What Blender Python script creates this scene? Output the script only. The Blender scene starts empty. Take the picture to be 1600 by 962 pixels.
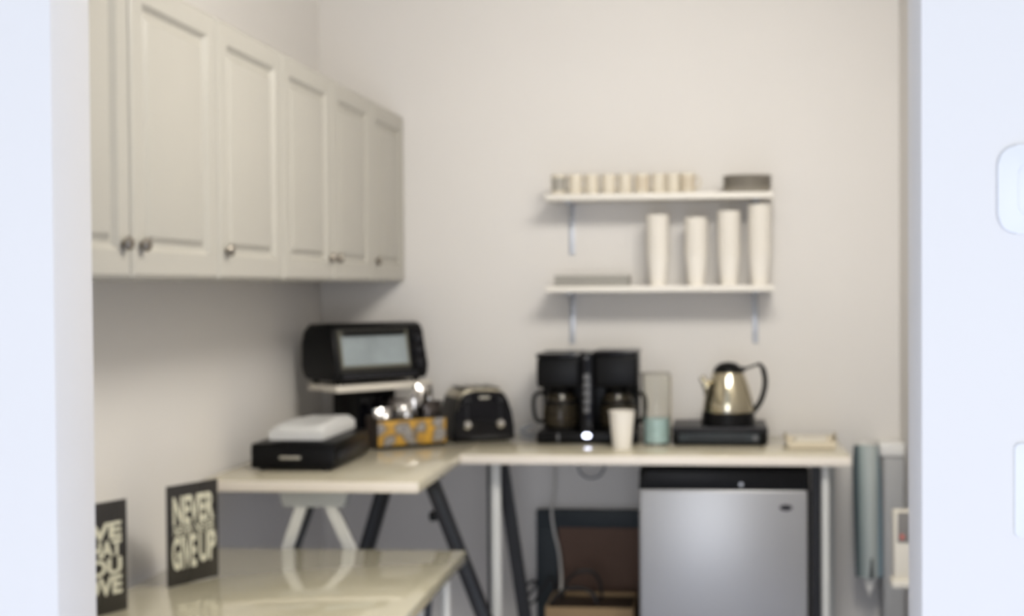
import bpy, bmesh, math, random
from mathutils import Vector, Matrix
random.seed(7)
PI = math.pi
R = math.radians
C = bpy.context.scene.collection
SC = bpy.context.scene
SC.view_settings.view_transform = 'Standard'
SC.view_settings.look = 'None'

# ------------------------------------------------------------------ camera
F, CX, CY = 2000.0, 945.0, 481.0
EYE = Vector((0, 0, 1.515))
YAW = math.atan(170 / F); TILT = math.atan(36 / F); ROLL = -0.006
MR = (Matrix.Rotation(YAW, 4, 'Z') @ Matrix.Rotation(PI / 2 - TILT, 4, 'X') @ Matrix.Rotation(ROLL, 4, 'Z'))
cd = bpy.data.cameras.new('camera'); cam = bpy.data.objects.new('camera', cd); C.objects.link(cam)
cam.matrix_world = Matrix.Translation(EYE) @ MR
cd.sensor_width = 36; cd.lens = F / 1600 * 36
cd.shift_x = (800 - CX) / 1600; cd.shift_y = (CY - 481) / 1600
cd.clip_start = 0.05
cd.dof.use_dof = True; cd.dof.focus_distance = 0.72; cd.dof.aperture_fstop = 10.5
SC.camera = cam

def ray(u, v):
    return MR.to_3x3() @ Vector(((u - CX) / F, -(v - CY) / F, -1))
def PY(u, v, Y):
    d = ray(u, v); return EYE + d * (Y / d.y)
def PZ(u, v, Z):
    d = ray(u, v); return EYE + d * ((Z - EYE.z) / d.z)
def PX(u, v, X):
    d = ray(u, v); return EYE + d * (X / d.x)

# ------------------------------------------------------------------ materials
def srgb(r, g, b):
    f = lambda c: (c / 255 / 12.92) if c / 255 <= .04045 else ((c / 255 + .055) / 1.055) ** 2.4
    return (f(r), f(g), f(b), 1)
def mat(name, col, rough=.5, metal=0, var=.04, scale=6, bump=0, spec=.5, trans=0, ior=1.45, emit=None, es=0, coat=0, alpha=1):
    m = bpy.data.materials.new(name); m.use_nodes = True
    nt = m.node_tree; b = nt.nodes['Principled BSDF']
    tc = nt.nodes.new('ShaderNodeTexCoord'); n = nt.nodes.new('ShaderNodeTexNoise')
    n.inputs['Scale'].default_value = scale; n.inputs['Detail'].default_value = 3
    nt.links.new(tc.outputs['Object'], n.inputs['Vector'])
    r = nt.nodes.new('ShaderNodeValToRGB')
    c = col if len(col) == 4 else (*col, 1)
    r.color_ramp.elements[0].color = tuple(max(0, x * (1 - var)) for x in c[:3]) + (1,)
    r.color_ramp.elements[1].color = tuple(min(1, x * (1 + var)) for x in c[:3]) + (1,)
    nt.links.new(n.outputs['Fac'], r.inputs['Fac'])
    nt.links.new(r.outputs['Color'], b.inputs['Base Color'])
    b.inputs['Roughness'].default_value = rough; b.inputs['Metallic'].default_value = metal
    b.inputs['Specular IOR Level'].default_value = spec
    b.inputs['Transmission Weight'].default_value = trans; b.inputs['IOR'].default_value = ior
    b.inputs['Coat Weight'].default_value = coat
    b.inputs['Alpha'].default_value = alpha
    if emit:
        b.inputs['Emission Color'].default_value = (*emit[:3], 1); b.inputs['Emission Strength'].default_value = es
    if bump:
        bp = nt.nodes.new('ShaderNodeBump'); bp.inputs['Strength'].default_value = bump; bp.inputs['Distance'].default_value = .002
        n2 = nt.nodes.new('ShaderNodeTexNoise'); n2.inputs['Scale'].default_value = scale * 40
        nt.links.new(tc.outputs['Object'], n2.inputs['Vector'])
        nt.links.new(n2.outputs['Fac'], bp.inputs['Height']); nt.links.new(bp.outputs['Normal'], b.inputs['Normal'])
    return m
M = {}
M['wall'] = mat('beige_wall_paint', (.745, .72, .69), .8, var=.015, scale=2, bump=.15)
M['front_wall'] = mat('cool_white_wall_paint', (.81, .79, .775), .7, var=.01, scale=2, bump=.1)
M['floor'] = mat('pale_blue_bounce_floor', (.70, .76, .95), .9, var=.05, scale=60, bump=.5)  # pale blue chosen so the unseen floor bounces cool fill under the counter
M['ceiling'] = mat('ceiling_paint', (.75, .73, .70), .9, var=.02)
M['cab'] = mat('cream_cabinet', (.44, .42, .37), .36, var=.01, scale=2)
M['knob'] = mat('brushed_knob', (.30, .27, .23), .3, metal=1)
M['top'] = mat('cream_laminate', (.585, .535, .41), .16, var=.02, scale=5, coat=.25)
M['top2'] = mat('cream_gloss_laminate', (.56, .52, .385), .05, var=.02, scale=5, coat=.3)
M['black'] = mat('black_plastic', (.005, .005, .0055), .35, var=.2, spec=.16)
M['gloss_black'] = mat('gloss_black_plastic', (.004, .004, .006), .12, var=.2, spec=.3)
M['dark'] = mat('dark_grey_plastic', (.022, .022, .026), .4, var=.2, spec=.3)
M['charcoal'] = mat('charcoal_frame', (.028, .036, .042), .6, var=.15)
M['legdark'] = mat('dark_steel_leg', (.045, .048, .055), .35, metal=.3)
M['legblack'] = mat('black_steel_edge', (.012, .012, .014), .35)
M['legwhite'] = mat('white_steel_leg', (.64, .64, .61), .4)
M['leggrey'] = mat('pale_grey_leg', (.46, .48, .48), .35)
M['steel'] = mat('steel_painted_reflection', (.60, .54, .40), .14, metal=1, var=.03)  # warm tint stands in for surroundings reflected in the kettle
M['chrome'] = mat('chrome', (.72, .70, .66), .12, metal=1, var=.03)
M['chromewarm'] = mat('satin_chrome_trim', (.55, .50, .38), .3, metal=.9, var=.05)
M['fridge'] = mat('grey_fridge_door', (.36, .36, .365), .34, metal=.55, var=.02, scale=3)
M['cabgrey'] = mat('shade_grey_laminate', (.42, .42, .42), .5, var=.02)  # grey stands in for shade below the slim cabinet's top
M['plate'] = mat('pale_wall_plastic', (.82, .83, .85), .5, var=.01)
M['white'] = mat('white_plastic', (.80, .79, .76), .4, var=.01)
M['edge'] = mat('painted_lit_edge', (.80, .735, .65), .35, var=.01)  # pale tone stands in for front light on the desk edges
M['paper'] = mat('white_paper_cup', (.82, .78, .71), .6, var=.015)
M['shelf'] = mat('white_shelf_board', (.80, .765, .70), .45, var=.015)
M['bracket'] = mat('grey_metal_bracket', (.52, .54, .58), .35, metal=.4)
M['greydish'] = mat('warm_grey_stoneware', (.33, .30, .25), .5, var=.12, scale=40)
M['greytray'] = mat('grey_tray', (.36, .345, .31), .55, var=.08)
M['mug'] = mat('cream_mug', (.66, .60, .49), .35, var=.02)
M['mugprint'] = mat('grey_mug_print', (.34, .32, .28), .45, var=.15, scale=30)
M['mugtan'] = mat('tan_mug_print', (.60, .52, .40), .45, var=.08, scale=30)
M['glass'] = mat('clear_glass', (.97, .97, .94), .02, trans=1, ior=1.3, var=0)
M['carafe'] = mat('smoky_carafe_glass', (.22, .18, .12), .04, trans=.9, ior=1.3, var=.05)
M['teal'] = mat('pale_teal_liquid', (.50, .69, .70), .15, var=.25, scale=40)
M['led'] = mat('blue_white_led', (.9, .92, 1), .3, emit=(.72, .76, 1), es=9)
M['ovenglass'] = mat('oven_glass_painted_reflection', (.30, .345, .36), .12, var=.35, scale=9, coat=.4)  # mottled blue-grey stands in for daylight reflected in the window
M['ovenframe'] = mat('olive_metal_trim', (.035, .034, .030), .35, metal=.3, var=.1)
M['olive'] = mat('olive_trim', (.17, .165, .125), .4, metal=.3)
M['board'] = mat('pale_wood_board', (.74, .69, .60), .4, var=.05)
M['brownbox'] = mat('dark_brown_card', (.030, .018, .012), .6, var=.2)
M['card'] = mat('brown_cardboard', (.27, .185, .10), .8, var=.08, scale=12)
M['cork'] = mat('brown_board', (.15, .09, .065), .8, var=.1, scale=20)
M['cableblack'] = mat('black_cable', (.012, .011, .012), .5)
M['cablegrey'] = mat('grey_cable', (.20, .21, .23), .4)
M['cablewhite'] = mat('white_cable', (.62, .60, .56), .5)
M['redmark'] = mat('red_mark', (.55, .14, .11), .5, var=.05)
M['greyopen'] = mat('dark_grey_opening', (.20, .19, .18), .6)
M['cream'] = mat('cream_plastic', (.70, .66, .57), .5, var=.01)
M['button'] = mat('grey_button', (.13, .13, .135), .35)
M['badge'] = mat('pale_badge', (.42, .40, .34), .4, metal=.3)
M['signblack'] = mat('black_sign_panel', (.022, .020, .018), .22, var=.1, coat=.3)
M['signink'] = mat('cream_lettering', (.62, .60, .47), .6, var=.03)
M['tipwhite'] = mat('white_towel_lining', (.80, .78, .74), .9, var=.05, bump=.4)
M['plastic_clear'] = mat('pale_tray_plastic', (.70, .63, .50), .3, var=.02)
M['foil'] = mat('silver_foil', (.44, .42, .40), .13, metal=1, var=.5, scale=25)
M['foildark'] = mat('dark_foil', (.07, .06, .055), .12, metal=.8, var=.3, scale=30)
M['papershade'] = mat('white_wrapping', (.66, .66, .65), .5, var=.03, scale=15, bump=.3)

def snack_mat():
    m = bpy.data.materials.new('orange_printed_card'); m.use_nodes = True
    nt = m.node_tree; b = nt.nodes['Principled BSDF']
    tc = nt.nodes.new('ShaderNodeTexCoord')
    v = nt.nodes.new('ShaderNodeTexVoronoi'); v.inputs['Scale'].default_value = 15; v.voronoi_dimensions = '2D'; v.inputs['Randomness'].default_value = .7
    sx = nt.nodes.new('ShaderNodeSeparateXYZ'); cx_ = nt.nodes.new('ShaderNodeCombineXYZ'); nt.links.new(tc.outputs['Object'], sx.inputs[0]); nt.links.new(sx.outputs[0], cx_.inputs[0]); nt.links.new(sx.outputs[2], cx_.inputs[1])
    n = nt.nodes.new('ShaderNodeTexNoise'); n.inputs['Scale'].default_value = 22; n.inputs['Detail'].default_value = 2
    nt.links.new(cx_.outputs[0], v.inputs['Vector']); nt.links.new(tc.outputs['Object'], n.inputs['Vector'])
    r = nt.nodes.new('ShaderNodeValToRGB'); e = r.color_ramp.elements
    e[0].position = .0; e[0].color = (.20, .19, .20, 1)
    e[1].position = 1; e[1].color = (.55, .42, .12, 1)
    for p, c in ((.18, (.35, .33, .30, 1)), (.32, (.14, .12, .10, 1)), (.40, (.42, .24, .04, 1)), (.6, (.62, .34, .04, 1)), (.8, (.34, .22, .04, 1))):
        x = e.new(p); x.color = c
    add = nt.nodes.new('ShaderNodeMath'); add.operation = 'MULTIPLY_ADD'; add.inputs[1].default_value = .9; 
    sub = nt.nodes.new('ShaderNodeMath'); sub.operation = 'SUBTRACT'; sub.inputs[1].default_value = .47
    nt.links.new(n.outputs['Fac'], sub.inputs[0])
    nt.links.new(v.outputs['Distance'], add.inputs[0]); nt.links.new(sub.outputs[0], add.inputs[2])
    nt.links.new(add.outputs[0], r.inputs['Fac']); nt.links.new(r.outputs['Color'], b.inputs['Base Color'])
    b.inputs['Roughness'].default_value = .4
    return m
M['snack'] = snack_mat()
def towel_mat():
    m = bpy.data.materials.new('striped_teal_towel'); m.use_nodes = True
    nt = m.node_tree; b = nt.nodes['Principled BSDF']
    tc = nt.nodes.new('ShaderNodeTexCoord'); s = nt.nodes.new('ShaderNodeSeparateXYZ')
    nt.links.new(tc.outputs['Generated'], s.inputs[0])
    r = nt.nodes.new('ShaderNodeValToRGB'); e = r.color_ramp.elements
    e[0].position = 0; e[0].color = (.05, .07, .08, 1); e[1].position = 1; e[1].color = (.10, .16, .21, 1)
    for p, c in ((.16, (.08, .11, .12, 1)), (.26, (.36, .43, .42, 1)), (.45, (.50, .55, .54, 1)), (.72, (.48, .52, .50, 1)), (.84, (.22, .30, .34, 1))):
        x = e.new(p); x.color = c
    nt.links.new(s.outputs['X'], r.inputs['Fac']); nt.links.new(r.outputs['Color'], b.inputs['Base Color'])
    b.inputs['Roughness'].default_value = .95
    n = nt.nodes.new('ShaderNodeTexNoise'); n.inputs['Scale'].default_value = 300
    bp = nt.nodes.new('ShaderNodeBump'); bp.inputs['Strength'].default_value = .5; bp.inputs['Distance'].default_value = .002
    nt.links.new(tc.outputs['Object'], n.inputs['Vector']); nt.links.new(n.outputs['Fac'], bp.inputs['Height']); nt.links.new(bp.outputs['Normal'], b.inputs['Normal'])
    return m
M['towel'] = towel_mat()

# ------------------------------------------------------------------ mesh builder
class MB:
    def __init__(s): s.bm = bmesh.new()
    def _add(s, verts, faces, mx=None):
        vs = [s.bm.verts.new(mx @ Vector(v) if mx else Vector(v)) for v in verts]
        for f in faces:
            try: s.bm.faces.new([vs[i] for i in f])
            except ValueError: pass
        return vs
    def box(s, lo, hi, bev=0, seg=2, mx=None):
        t = bmesh.new(); bmesh.ops.create_cube(t, size=1)
        lo, hi = Vector(lo), Vector(hi); c = (lo + hi) / 2; d = hi - lo
        for v in t.verts: v.co = Vector((v.co.x * d.x, v.co.y * d.y, v.co.z * d.z)) + c
        if bev: bmesh.ops.bevel(t, geom=t.edges[:], offset=bev, segments=seg, affect='EDGES', profile=.5)
        s._merge(t, mx); return s
    def _merge(s, t, mx=None):
        t.verts.index_update()
        s._add([v.co.copy() for v in t.verts], [[v.index for v in f.verts] for f in t.faces], mx); t.free()
    def lathe(s, prof, n=32, c=(0, 0, 0), mx=None, sx=1, sy=1):
        vs = []; fs = []; k = len(prof)
        for i in range(n):
            a = 2 * PI * i / n
            for r, z in prof: vs.append((c[0] + r * math.cos(a) * sx, c[1] + r * math.sin(a) * sy, c[2] + z))
        for i in range(n):
            j = (i + 1) % n
            for q in range(k - 1): fs.append((i * k + q, j * k + q, j * k + q + 1, i * k + q + 1))
        if prof[0][0] > 1e-6: fs.append([i * k for i in range(n)][::-1])
        if prof[-1][0] > 1e-6: fs.append([i * k + k - 1 for i in range(n)])
        s._add(vs, fs, mx)
        bmesh.ops.remove_doubles(s.bm, verts=s.bm.verts[:], dist=1e-6)
        return s
    def tube(s, pts, r, n=10, cap=True):
        pts = [Vector(p) for p in pts]; vs = []; fs = []
        up = Vector((0, 0, 1)); prev = None
        for i, p in enumerate(pts):
            t = (pts[min(i + 1, len(pts) - 1)] - pts[max(i - 1, 0)]).normalized()
            if prev is None:
                a = t.cross(up)
                if a.length < .1: a = t.cross(Vector((1, 0, 0)))
            else: a = prev - t * prev.dot(t)
            a.normalize(); prev = a; b = t.cross(a)
            rr = r[i] if isinstance(r, (list, tuple)) else r
            for q in range(n):
                g = 2 * PI * q / n; vs.append(p + (a * math.cos(g) + b * math.sin(g)) * rr)
        for i in range(len(pts) - 1):
            for q in range(n):
                w = (q + 1) % n; fs.append((i * n + q, i * n + w, (i + 1) * n + w, (i + 1) * n + q))
        if cap: fs += [list(range(n))[::-1], [(len(pts) - 1) * n + q for q in range(n)]]
        s._add(vs, fs); return s
    def prism(s, prof, a0, a1, axis='x', bev=0, seg=2):
        """profile of 2D points extruded along axis. x: (y,z); y: (x,z); z: (x,y)"""
        t = bmesh.new()
        def mk(p, a): return {'x': (a, p[0], p[1]), 'y': (p[0], a, p[1]), 'z': (p[0], p[1], a)}[axis]
        A = [t.verts.new(mk(p, a0)) for p in prof]; B = [t.verts.new(mk(p, a1)) for p in prof]
        n = len(prof)
        for i in range(n): t.faces.new((A[i], A[(i + 1) % n], B[(i + 1) % n], B[i]))
        t.faces.new(A[::-1]); t.faces.new(B)
        if bev:
            ed = [e for e in t.edges if e.verts[0] in A and e.verts[1] in A or e.verts[0] in B and e.verts[1] in B]
            bmesh.ops.bevel(t, geom=ed, offset=bev, segments=seg, affect='EDGES', profile=.5)
        s._merge(t); return s
    def nested(s, w, h, rings, y0=0, x0=0, z0=0):
        """rectangle facing -y built from (inset, depth) rings"""
        vs = []; fs = []
        for ins, d in rings:
            vs += [(x0 + ins, y0 + d, z0 + ins), (x0 + w - ins, y0 + d, z0 + ins), (x0 + w - ins, y0 + d, z0 + h - ins), (x0 + ins, y0 + d, z0 + h - ins)]
        for k in range(len(rings) - 1):
            for q in range(4):
                w_ = (q + 1) % 4; fs.append((k * 4 + q, k * 4 + w_, (k + 1) * 4 + w_, (k + 1) * 4 + q))
        l = (len(rings) - 1) * 4; fs.append((l, l + 1, l + 2, l + 3))
        fs.append((3, 2, 1, 0))
        s._add(vs, fs); return s
    def build(s, name, m, parent=None, smooth=30, loc=None):
        bmesh.ops.recalc_face_normals(s.bm, faces=s.bm.faces[:])
        me = bpy.data.meshes.new(name); s.bm.to_mesh(me); s.bm.free()
        me.materials.append(M[m] if isinstance(m, str) else m)
        if smooth:
            me.set_sharp_from_angle(angle=R(smooth))
            for p in me.polygons: p.use_smooth = True
        o = bpy.data.objects.new(name, me); C.objects.link(o)
        if parent is not None: o.parent = parent
        if loc is not None: o.location = loc
        return o
def thing(name, label, cat, loc=(0, 0, 0), rz=0, group=None):
    o = bpy.data.objects.new(name, None); C.objects.link(o); o.empty_display_size = .05
    o.location = loc; o.rotation_euler = (0, 0, rz); o['label'] = label; o['category'] = cat
    if group: o['group'] = group
    return o
def tag(o, label, cat, group=None, kind=None):
    o['label'] = label; o['category'] = cat
    if group: o['group'] = group
    if kind: o['kind'] = kind
    return o
def struct(name, mb, m, parent=None, smooth=30):
    o = mb.build(name, m, parent, smooth)
    if parent is None: o['kind'] = 'structure'
    return o
def dup(root, loc, rz=None, label=None):
    r = root.copy(); C.objects.link(r); r.location = loc
    if rz is not None: r.rotation_euler = (0, 0, rz)
    if label: r['label'] = label
    for ch in list(root.children):
        c = ch.copy(); C.objects.link(c); c.parent = r
        for g in list(ch.children):
            d = g.copy(); C.objects.link(d); d.parent = c
    return r
def spline(pts, n=8):
    P = [Vector(p) for p in pts]; out = []
    for i in range(len(P) - 1):
        p0, p1, p2, p3 = P[max(i - 1, 0)], P[i], P[i + 1], P[min(i + 2, len(P) - 1)]
        for k in range(n):
            t = k / n
            out.append(.5 * ((2 * p1) + (p2 - p0) * t + (2 * p0 - 5 * p1 + 4 * p2 - p3) * t * t + (3 * p1 - p0 - 3 * p2 + p3) * t ** 3))
    out.append(P[-1]); return out
def text_obj(name, s, m, parent, x0, x1, z0, z1, y, off=.012):
    """lettering facing -y, stretched to fill the given box"""
    cu = bpy.data.curves.new(name, 'FONT'); cu.body = s; cu.offset = off; cu.extrude = .0; cu.resolution_u = 4
    t = bpy.data.objects.new(name, cu); C.objects.link(t)
    bpy.context.view_layer.update()
    me = bpy.data.meshes.new_from_object(t.evaluated_get(bpy.context.evaluated_depsgraph_get()))
    C.objects.unlink(t); bpy.data.objects.remove(t)
    xs = [v.co.x for v in me.vertices]; ys = [v.co.y for v in me.vertices]
    ax, bx, ay, by = min(xs), max(xs), min(ys), max(ys)
    for v in me.vertices:
        v.co = Vector((x0 + (v.co.x - ax) / (bx - ax) * (x1 - x0), y, z0 + (v.co.y - ay) / (by - ay) * (z1 - z0)))
    me.materials.clear(); me.materials.append(M[m])
    o = bpy.data.objects.new(name, me); C.objects.link(o); o.parent = parent
    return o

# ------------------------------------------------------------------ room
XW, XR, B = -1.56, .712, 5.0
JY, JT = 1.5, .1           # front partition
JL, JR = -.802, .238
CEIL = 2.88
struct('floor', MB().box((-4, -3, -.05), (4, B, 0)), 'floor')
struct('ceiling', MB().box((XW - .1, JY, CEIL), (XR + .1, B + .1, CEIL + .08)), 'ceiling')
struct('wall_back', MB().box((XW - .1, B, 0), (XR + .1, B + .1, CEIL)), 'wall')
struct('wall_left', MB().box((XW - .1, JY + JT, 0), (XW, B, CEIL)), 'wall')
struct('wall_right', MB().box((XR, JY + JT, 0), (XR + .1, B, CEIL)), 'wall')
wf = MB()
wf.box((-4, JY, 0), (JL, JY + JT, CEIL), .004); wf.box((JR, JY, 0), (4, JY + JT, CEIL), .004); wf.box((JL, JY, 2.73), (JR, JY + JT, CEIL))
struct('wall_front', wf, 'front_wall')

# ------------------------------------------------------------------ wall cabinets
DW = .479; CB = 1.532; CH = .655; CDEP = .319; DT = .02
Y0 = B - 6 * DW
def cabinet(k0, n, label, knobs):
    W = DW * n
    t = thing('wall_cabinet', label, 'cabinet', (XW, Y0 + k0 * DW, CB), PI / 2, 'cream wall cabinets in a row on the left wall')
    c = MB(); c.box((.001, -CDEP, 0), (W - .001, 0, CH), .001)
    c.build('carcass', 'cab', t)
    for i in range(n):
        g = .0025
        d = MB(); d.nested(DW - 2 * g, CH - 2 * g, [(0, 0), (0, -DT + .010), (.0025, -DT + .004), (.010, -DT), (.058, -DT), (.070, -DT + .012), (.078, -DT + .012), (.092, -DT + .003), (.102, -DT + .001)], -CDEP - .001, i * DW + g, g)
        dr = d.build('door', 'cab', t, smooth=20)
        side = knobs[i]
        kx = i * DW + (.042 if side == 'L' else DW - .042); kz = .075
        k = MB(); mx = Matrix.Translation((kx, -CDEP - .001 - DT, kz)) @ Matrix.Rotation(PI / 2, 4, 'X')
        k.lathe([(.007, 0), (.007, .006), (.014, .009), (.016, .014), (.012, .020), (.0, .022)], 20, mx=mx)
        k.build('knob', 'knob', dr)
cabinet(0, 2, 'wide cream two-door wall cabinet nearest the doorway, knobs side by side', 'RL')
cabinet(2, 1, 'narrow cream single-door wall cabinet in the middle of the row', 'L')
cabinet(3, 2, 'far cream two-door wall cabinet, last but one before the back wall', 'RL')
cabinet(5, 1, 'last cream single-door wall cabinet, in the corner against the back wall', 'L')

# ------------------------------------------------------------------ desks
ZT = EYE.z - .5825; TH = .035
XC = -.877; YA = 3.742; YF = 4.36; YB = 4.95
XD = PY(1330, 711, YF).x
def slab(name, lo, hi, m, parent): return MB().box(lo, hi, .004).build(name, m, parent)
def flatleg(p0, p1, w, th, name, m, parent, axis='x', n=1):
    """flat bar from p0 (top) to p1 (bottom), w across, th deep"""
    d = Vector((w / 2, 0, 0)) if axis == 'x' else Vector((0, w / 2, 0)); e = Vector((0, th / 2, 0)) if axis == 'x' else Vector((th / 2, 0, 0))
    mb = MB(); p0, p1 = Vector(p0), Vector(p1)
    vs = [p + sd * d + se * e for p in (p0, p1) for sd, se in ((-1, -1), (1, -1), (1, 1), (-1, 1))]
    mb._add(vs, [(0, 1, 2, 3), (7, 6, 5, 4), (0, 4, 5, 1), (1, 5, 6, 2), (2, 6, 7, 3), (3, 7, 4, 0)])
    return mb.build(name, m, parent)
# right run along the back wall
t = thing('counter_desk', 'long cream counter top on thin legs along the back wall, carrying coffee maker and kettle', 'desk', (0, 0, 0))
t.location = (XC, YF, 0)
W = XD - XC
slab('tabletop', (0, 0, ZT - TH), (W, YB - YF, ZT), 'top', t)
MB().box((.001, -.0022, ZT - TH + .002), (W - .001, .001, ZT - .003), .001).build('lit_edge_strip', 'edge', t)  # paler strip paints front light onto the counter edge
def lx(u, v, Y): return PY(u, v, Y).x - XC
zb = ZT - TH
x = lx(775, 850, YF + .10)
MB().tube([(x, .10, .012), (x, .10, zb)], .020, 16).build('leg', 'legwhite', t)
MB().tube([(x - .021, .135, .012), (x - .021, .135, zb)], .016, 16).build('leg', 'legdark', t)
flatleg((lx(783, 735, YF + .2), .2, zb), (lx(783, 735, YF + .2) + .13, .2, 0), .045, .03, 'leg', 'legblack', t)
x = lx(1290, 850, YF + .06)
MB().tube([(x, .06, .0), (x, .06, zb)], .014, 16).build('leg', 'legwhite', t)
MB().tube([(x + .05, .46, .012), (x + .05, .46, zb)], .018, 16).build('leg', 'leggrey', t)
flatleg((lx(1275, 850, YF + .12), .12, zb), (lx(1275, 850, YF + .12), .12, 0), .03, .03, 'leg', 'legblack', t)
MB().box((.03, .30, zb - .03), (W - .03, .33, zb), .002).build('crossbar', 'legdark', t)
# left arm
XA = XW + .012
t2 = thing('corner_desk', 'cream corner desk top by the left wall, carrying toasters and black appliance', 'desk', (XA, YA, 0))
wA = XC - .001 - XA
slab('tabletop', (0, 0, ZT - TH), (wA, YB - YA, ZT), 'top', t2)
MB().box((.001, -.0022, ZT - TH + .002), (wA - .001, .001, ZT - .003), .001).build('lit_edge_strip', 'edge', t2)  # same painted front light along the corner desk edge
MB().box((wA * .05, .5, zb - .03), (wA * .95, .54, zb), .002).build('crossbar', 'legdark', t2)
# dark trestle under the arm, splayed legs
def P2(u, v, Y):
    p = PY(u, v, Y); return (p.x, p.y, p.z)
YT = 4.14
tr = thing('trestle', 'dark steel trestle with splayed legs under the corner desk', 'trestle', (0, 0, 0))
c = PY(640, 775, YT); tr.location = (c.x, YT, 0)
def trestle_leg(u0, u1, v1, Y, root, m, w, th):
    top = PY(u0, 774, Y); bot = PY(u1, v1, Y)
    k = (zb - .012) / (top.z - bot.z); xb = top.x + (bot.x - top.x) * k
    f = flatleg((top.x - root.location.x, 0, zb - .012), (xb - root.location.x, 0, 0), w, th, 'leg', m, root)
    xm = lambda z: (top.x + (bot.x - top.x) * (zb - z) / (top.z - bot.z)) - root.location.x
    return f, xm
for (u0, u1, v1) in ((606, 581, 860), (672, 745, 962)):
    f, xm = trestle_leg(u0, u1, v1, YT, tr, 'legblack', .05, .03)
    s = MB()
    for zz0, zz1 in ((.05, zb - .05),):
        vs = [(xm(zz0) - .010, -.017, zz0), (xm(zz0) + .010, -.017, zz0), (xm(zz1) + .010, -.017, zz1), (xm(zz1) - .010, -.017, zz1),
              (xm(zz0) - .010, -.012, zz0), (xm(zz0) + .010, -.012, zz0), (xm(zz1) + .010, -.012, zz1), (xm(zz1) - .010, -.012, zz1)]
        s._add(vs, [(0, 1, 2, 3), (0, 4, 5, 1), (1, 5, 6, 2), (2, 6, 7, 3), (3, 7, 4, 0)])
    s.build('leg_strip', 'legdark', f)
    if u0 > 640:
        kz = PY(672, 806, YT).z
        MB().lathe([(.008, 0), (.008, .01), (.016, .012), (.018, .03), (.012, .036), (0, .037)], 18, mx=Matrix.Translation((xm(kz) - .02, 0, kz)) @ Matrix.Rotation(-PI / 2, 4, 'Y')).build('adjusting_knob', 'black', f)
MB().box((PY(590, 774, YT).x - c.x, -.03, zb - .022), (PY(684, 774, YT).x - c.x, .03, zb), .003).build('top_beam', 'legblack', tr)
# pale grey trestle
YT2 = 3.80
tg = thing('trestle', 'pale grey trestle with a thick top beam under the left end of the corner desk', 'trestle', (PY(495, 775, YT2).x, YT2, 0))
a0 = PY(440, 775, YT2).x - tg.location.x; a1 = PY(546, 775, YT2).x - tg.location.x
MB().prism([(a0, zb), (a1, zb), (a1 - .012, zb - .05), (a0 + .012, zb - .05)], -.028, .028, 'y', .004).build('top_beam', 'leggrey', tg)
for (u0, u1) in ((476, 450), (518, 552)):
    top = PY(u0, 788, YT2); bot = PY(u1, 862, YT2); k = (top.z) / (top.z - bot.z)
    for dy, mm in ((-.016, 'legwhite'), (.022, 'legdark')):
        sx = .012 * (1 if dy > 0 else 0) * (1 if u0 < 500 else -1)
        flatleg((top.x + sx - tg.location.x, dy, zb - .04), (top.x + sx + (bot.x - top.x) * k - tg.location.x, dy, 0), .034, .022, 'leg', mm, tg)
# foreground table
XT0, XT1, YT0, YT1 = -1.53, PZ(722, 866, EYE.z - .785).x, 2.55, 3.735
Z2 = EYE.z - .785
tf = thing('foreground_table', 'glossy cream table top in front, with two black signs standing on it', 'table', (XT0, YT0, 0))
slab('tabletop', (0, 0, Z2 - TH), (XT1 - XT0, YT1 - YT0, Z2), 'top2', tf)
WT, DT2 = XT1 - XT0, YT1 - YT0
for (x, y) in ((.05, .06), (.05, DT2 - .07), (WT - .06, .06), (WT - .045, DT2 - .08)):
    MB().tube([(x, y, 0), (x, y, Z2 - TH)], .0135, 14).build('leg', 'legwhite', tf)
for y, mm in ((.62, 'legdark'), (.78, 'legwhite'), (.90, 'legdark')):
    MB().tube([(WT - .09, y, 0), (WT - .045, y, Z2 - TH)], .010, 12).build('leg', mm, tf)

# ------------------------------------------------------------------ signs
def sign(pl, pr, hgt, label, lines):
    d = Vector((pr.x - pl.x, pr.y - pl.y, 0)); w = d.length; rz = math.atan2(d.y, d.x)
    t = thing('slogan_sign', label, 'sign', (pl.x, pl.y, Z2), rz)
    MB().box((0, 0, .0005), (w, .006, hgt), .001).build('panel', 'signblack', t)
    MB().prism([(.006, .0005), (.05, .0005), (.006, hgt * .7)], w * .45, w * .55, 'x').build('easel_back', 'signblack', t)
    for s, x0, x1, z0, z1, off in lines:
        text_obj('lettering', s, 'signink', t, x0 * w, x1 * w, z0 * hgt, z1 * hgt, -.0012, off)
pl, pr = PZ(263, 919, Z2), PZ(342, 899, Z2)
hs = (PY(335, 747, pr.y).z - Z2)
sign(pl, pr, hs, 'black sign with cream words NEVER GIVE UP, standing on the glossy table', [
    ('NEVER', .10, .91, .60, .885, .034), ('NEVER', .11, .48, .495, .595, .02), ('NEVER', .53, .91, .495, .595, .02), ('GIVE', .08, .55, .155, .49, .036), ('UP', .60, .94, .185, .49, .036)])
pr2 = PZ(200, 951, Z2); dd = (pr - pl).normalized(); pl2 = pr2 - dd * (pr - pl).length
sign(pl2, pr2, hs * 1.02, 'black sign with lines of cream lettering, half hidden by the left door jamb', [
    ('LIVE', .10, .90, .665, .815, .04), ('WHAT', .10, .90, .505, .655, .04), ('YOU', .10, .90, .345, .495, .04), ('LOVE', .10, .90, .165, .335, .04)])

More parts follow.
